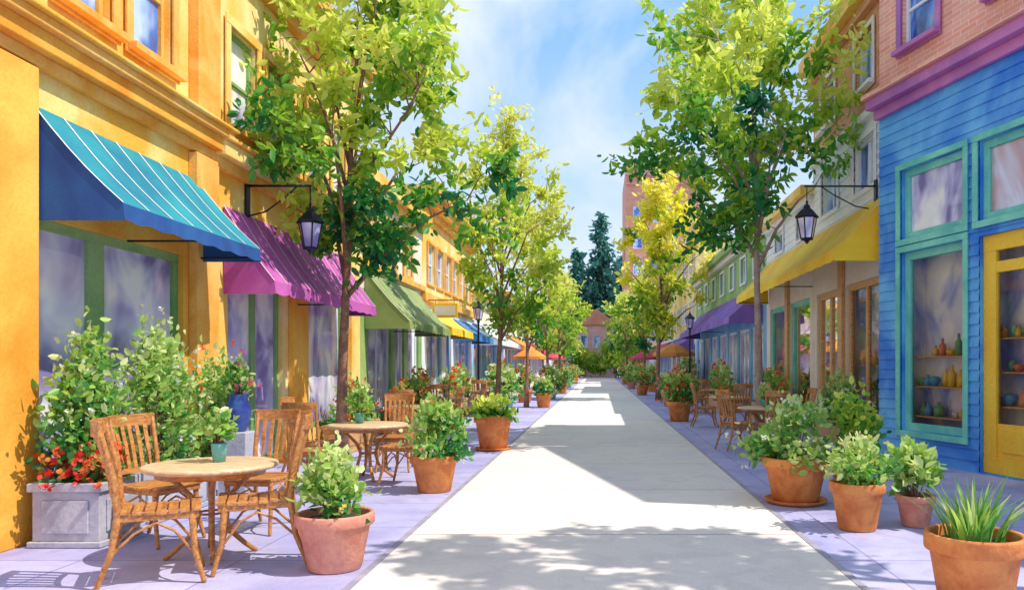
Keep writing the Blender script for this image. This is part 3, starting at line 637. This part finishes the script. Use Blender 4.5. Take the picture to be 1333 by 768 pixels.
# ---------------------------------------------------------------- furniture
def chairmesh():
    mb=MB(); W='wood'
    for i in range(7):
        y=-.20+i*.066; w=.20+.025*(i/6); dz=.012*math.sin(math.pi*i/6)
        mb.box(-w,w,y,y+.056,.446-dz,.468-dz,W)
    for s_ in (-1,1):
        mb.ribbon([(s_*.175,-.2,.425),(s_*.20,.24,.425)],.024,.012,W)
        mb.tube([(s_*.185,-.33,0),(s_*.180,-.245,.22),(s_*.178,-.21,.44),(s_*.185,-.235,.68),(s_*.20,-.31,.99)],[.017,.020,.023,.020,.017],W,8)
        mb.tube([(s_*.225,.27,0),(s_*.205,.215,.2),(s_*.195,.20,.43)],[.016,.019,.023],W,8)
        mb.tube([(s_*.195,.20,.20),(s_*.19,.1,.33),(s_*.185,0,.385),(s_*.182,-.12,.33),(s_*.182,-.235,.22)],.010,W,6)
    mb.ribbon([(-.175,-.185,.422),(.175,-.185,.422)],.02,.012,W); mb.ribbon([(-.2,.225,.422),(.2,.225,.422)],.02,.012,W)
    mb.tube([(-.2,.21,.2),(-.1,.2,.33),(0,.2,.37),(.1,.2,.33),(.2,.21,.2)],.010,W,6)
    arc=lambda z,y0,bul,w:[(w*(k/4-1),y0-bul*(1-(k/4-1)**2),z) for k in range(9)]
    mb.ribbon(arc(.965,-.300,.055,.215),.050,.013,W); mb.ribbon(arc(.56,-.222,.03,.18),.022,.010,W)
    for k in range(5):
        x=-.125+k*.0625; b=1-(x/.2)**2
        mb.ribbon([(x,-.222-.03*b,.57),(x*1.04,-.25-.045*b,.76),(x*1.1,-.296-.05*b,.93)],.006,.018,W)
    return mb.mesh('cafe_chair')
CH=chairmesh()
def chair(x,y,face,s=1.08):
    o=obj('cafe_chair',CH,None,.004); o.location=(x,y,.004); o.rotation_euler=(0,0,math.radians(face-90)); o.scale=(s,s,s*1.04); return o
def tablemesh(r):
    mb=MB(); mb.lathe([(0,.725),(r-.03,.725),(r-.005,.735),(r,.75),(r-.006,.768),(r-.02,.772),(0,.772)],(0,0,0),'tabletop',44)
    mb.lathe([(r*.80,.722),(r*.80,.675),(r*.77,.675),(r*.77,.722)],(0,0,0),'wood',32)
    for k in range(4):
        a=k*math.pi/2+.5; c,s_=math.cos(a),math.sin(a)
        pts=[(.33,.69),(.24,.62),(.14,.5),(.09,.36),(.13,.2),(.24,.08),(.33,.0)]
        mb.tube([(c*q,s_*q,z) for q,z in pts],[.02,.02,.021,.022,.021,.02,.02],'wood',8)
    mb.lathe([(.10,.35),(.115,.36),(.10,.37),(.085,.36),(.10,.35)],(0,0,0),'wood',20)
    return mb.mesh('cafe_table')
TB=tablemesh(.5)
def table(x,y,s=1.):
    o=obj('cafe_table',TB,None); o.location=(x,y,.004); o.scale=(s,s,1); return o
def vase(x,y,m,seed,n=200,r=.055,h=.16,bw=.14,bh=.25,fl=FW):
    root=empty('table_vase',(x,y,.777)); mb=MB(); mb.lathe([(0,0),(r*.75,0),(r,h*.9),(r,h),(r*.85,h),(r*.8,h*.85),(0,h*.85)],(0,0,0),m,18); mb.build('vase',root)
    bush(root,(0,0,h*.9),bw,bw,bh,n,.075,SHRUB,fl,8,.025,seed,dt=.15)
table(-3.26,6.46,1.05); vase(-3.24,6.55,'tealpot',60,r=.065)
chair(-3.30,5.74,28,1.14); chair(-2.74,6.16,203,1.14); chair(-4.02,7.0,-20); chair(-3.3,7.5,-95)
table(-3.25,10.8,1.1); vase(-3.4,10.9,'tealpot',61,260,.07,.15,.2,.35)
chair(-2.6,10.35,170); chair(-3.62,9.75,80); chair(-3.1,11.7,-85); chair(-4.1,10.9,0)
table(-3.9,19.5,1.1); chair(-3.2,19.2,175); chair(-3.8,18.5,95); chair(-4.0,20.4,-80); vase(-3.9,19.5,'tealpot',62,160,.07,.15,.2,.35,FR)
table(-3.7,25,1.1); chair(-3.1,25,180); chair(-3.7,24,90); chair(-3.6,26,-90)
table(-3.7,15.6,1.0); chair(-3.1,15.4,175); chair(-3.7,14.7,90)
table(3.25,15.1,1.05); chair(2.6,14.5,25); chair(3.2,14.05,90); chair(3.9,15.2,185); vase(3.25,15.1,'tealpot',63,160,.06,.15,.16,.28,FY)
table(3.4,20,1.1); chair(2.75,19.9,0); chair(3.5,19.1,95); chair(4.1,20.1,180)
table(3.4,26,1.1); chair(2.75,25.8,0); chair(3.3,25,95); table(3.6,33,1.1); chair(3,32.8,0); chair(3.6,32,90)

def umbrella(x,y,m,r=1.3,h=2.7):
    root=empty('patio_umbrella',(x,y,0)); mb=MB(); n=8
    vs=[(0,0,h)]+[(math.cos(2*math.pi*i/n)*r*.5,math.sin(2*math.pi*i/n)*r*.5,h-.22) for i in range(n)]+[(math.cos(2*math.pi*i/n)*r,math.sin(2*math.pi*i/n)*r,h-.52) for i in range(n)]+[(math.cos(2*math.pi*i/n)*r*1.005,math.sin(2*math.pi*i/n)*r*1.005,h-.68) for i in range(n)]
    fs=[(0,1+i,1+(i+1)%n) for i in range(n)]+[(1+i,9+i,9+(i+1)%n,1+(i+1)%n) for i in range(n)]+[(9+i,17+i,17+(i+1)%n,9+(i+1)%n) for i in range(n)]
    mb.add(vs,fs,m)
    mb.tube([(0,0,.0),(0,0,h+.06)],.025,'wood',8); mb.lathe([(0,.002),(.25,.002),(.25,.06),(.05,.1),(0,.1)],(0,0,0),'black',16)
    for i in range(n):
        a=2*math.pi*i/n; mb.tube([(0,0,h-.75),(math.cos(a)*r*.5,math.sin(a)*r*.5,h-.25)],.008,'black',4,False)
    mb.build('canopy_and_pole',root)
umbrella(3.7,38,'a_org',1.05); umbrella(-3.9,43,'a_org',.95,2.6); umbrella(-3.8,62,'a_red',1.1); umbrella(3.5,60,'a_red',1.1)

# ---------------------------------------------------------------- lanterns
def lanternparts(mb,c,s=1.):
    x,y,z=c; n=6
    def ring(r,zz): return [(x+math.cos(math.pi/3*i)*r*s,y+math.sin(math.pi/3*i)*r*s,z+zz*s) for i in range(n)]
    lo=ring(.09,-.22); hi=ring(.155,.12)
    mb.add(lo+hi,[(i,(i+1)%n,n+(i+1)%n,n+i) for i in range(n)],'glasslav')
    for i in range(n): mb.tube([lo[i],hi[i]],.011*s,'black',5); mb.tube([lo[i],lo[(i+1)%n]],.012*s,'black',5); mb.tube([hi[i],hi[(i+1)%n]],.014*s,'black',5)
    mb.lathe([(.19*s,.12*s),(.19*s,.14*s),(.10*s,.24*s),(.06*s,.27*s),(.05*s,.31*s),(.015*s,.34*s),(.02*s,.38*s),(0,.41*s)],c,'black',6,False)
    mb.lathe([(0,-.30*s),(.02*s,-.28*s),(.05*s,-.24*s),(.10*s,-.22*s),(.10*s,-.2*s),(0,-.2*s)],c,'black',6,False)
def wall_lantern(wx,lx,y,z,s=1.):
    root=empty('wall_lantern'); mb=MB(); lanternparts(mb,(lx,y,z),s); sg=1 if lx>wx else -1
    t=z+.62*s; L=abs(lx-wx)
    mb.tube([(wx,y,t),(lx+.05*sg,y,t)],.018,'black',8); mb.tube([(lx,y,t),(lx,y,z+.38*s)],.01,'black',6)
    mb.tube([(wx,y,t-.45),(wx+sg*L*.3,y,t-.38),(wx+sg*L*.62,y,t-.16),(wx+sg*L*.8,y,t)],.013,'black',6)
    mb.box(min(wx,wx+sg*.03),max(wx,wx+sg*.03),y-.06,y+.06,t-.55,t+.12,'black'); mb.build('lantern_and_bracket',root)
wall_lantern(-5.19,-4.25,11.3,3.55,1.1); wall_lantern(5.27,3.95,14.6,4.25,1.2)
def lamp_post(x,y,h=3.3):
    root=empty('street_lamp',(x,y,0)); mb=MB(); mb.lathe([(0,0),(.14,0),(.14,.1),(.08,.2),(.05,.5),(.04,.6),(.035,h-.35),(.06,h-.3),(.03,h-.27)],(0,0,0),'black',12); lanternparts(mb,(0,0,h),1.1); mb.build('post_and_lantern',root)
lamp_post(-3.9,24.8); lamp_post(3.6,30.5); lamp_post(-3.5,48); lamp_post(3.6,60)

# ---------------------------------------------------------------- light, sky, camera
el=math.radians(54); az=math.radians(103)
sv=Vector((math.cos(el)*math.sin(az),math.cos(el)*math.cos(az),math.sin(el)))
sl=bpy.data.lights.new('sun','SUN'); sl.energy=4.9; sl.angle=math.radians(.5); sl.color=(1,.92,.78)
so=bpy.data.objects.new('sun',sl); COL.objects.link(so); so.rotation_euler=(-sv).to_track_quat('-Z','Y').to_euler(); so.location=(8,-5,15)
w=bpy.data.worlds.new('World'); S.world=w; w.use_nodes=True; nt=w.node_tree; bg=nt.nodes['Background']
sk=nt.nodes.new('ShaderNodeTexSky'); sk.sky_type='NISHITA'; sk.sun_disc=False; sk.sun_elevation=el; sk.sun_rotation=az
tc=nt.nodes.new('ShaderNodeTexCoord'); mp=nt.nodes.new('ShaderNodeMapping'); nt.links.new(tc.outputs['Generated'],mp.inputs[0])
mp.inputs['Location'].default_value=(.35,.2,.1); mp.inputs['Scale'].default_value=(1,1,1.5)
n=noise(nt,2.2,5,mp.outputs[0],.55,.5); f=ramp(nt,n,[(.42,(0,0,0)),(.62,(1,1,1))])
sp=nt.nodes.new('ShaderNodeSeparateXYZ'); nt.links.new(tc.outputs['Generated'],sp.inputs[0])
hz=ramp(nt,sp.outputs[2],[(.0,(.95,.95,.95)),(.40,(.0,.0,.0))])
base=mixc(nt,.65,sk.outputs[0],(2.5,5.0,8.2))
c=mixc(nt,hz,base,(5.9,6.5,7.3)); c=mixc(nt,f,c,(5.8,6.4,7.4)); nt.links.new(c,bg.inputs[0]); bg.inputs[1].default_value=.15
S.view_settings.view_transform='Standard'; S.view_settings.look='None'; S.view_settings.exposure=0
cd=bpy.data.cameras.new('camera'); cam=bpy.data.objects.new('camera',cd); COL.objects.link(cam); S.camera=cam
cam.location=(0,0,1.6); cam.rotation_euler=(math.radians(90),0,0)
cd.sensor_width=36; cd.lens=27.0; cd.shift_x=-.0851; cd.shift_y=.0683; cd.clip_end=2000; cd.clip_start=.05
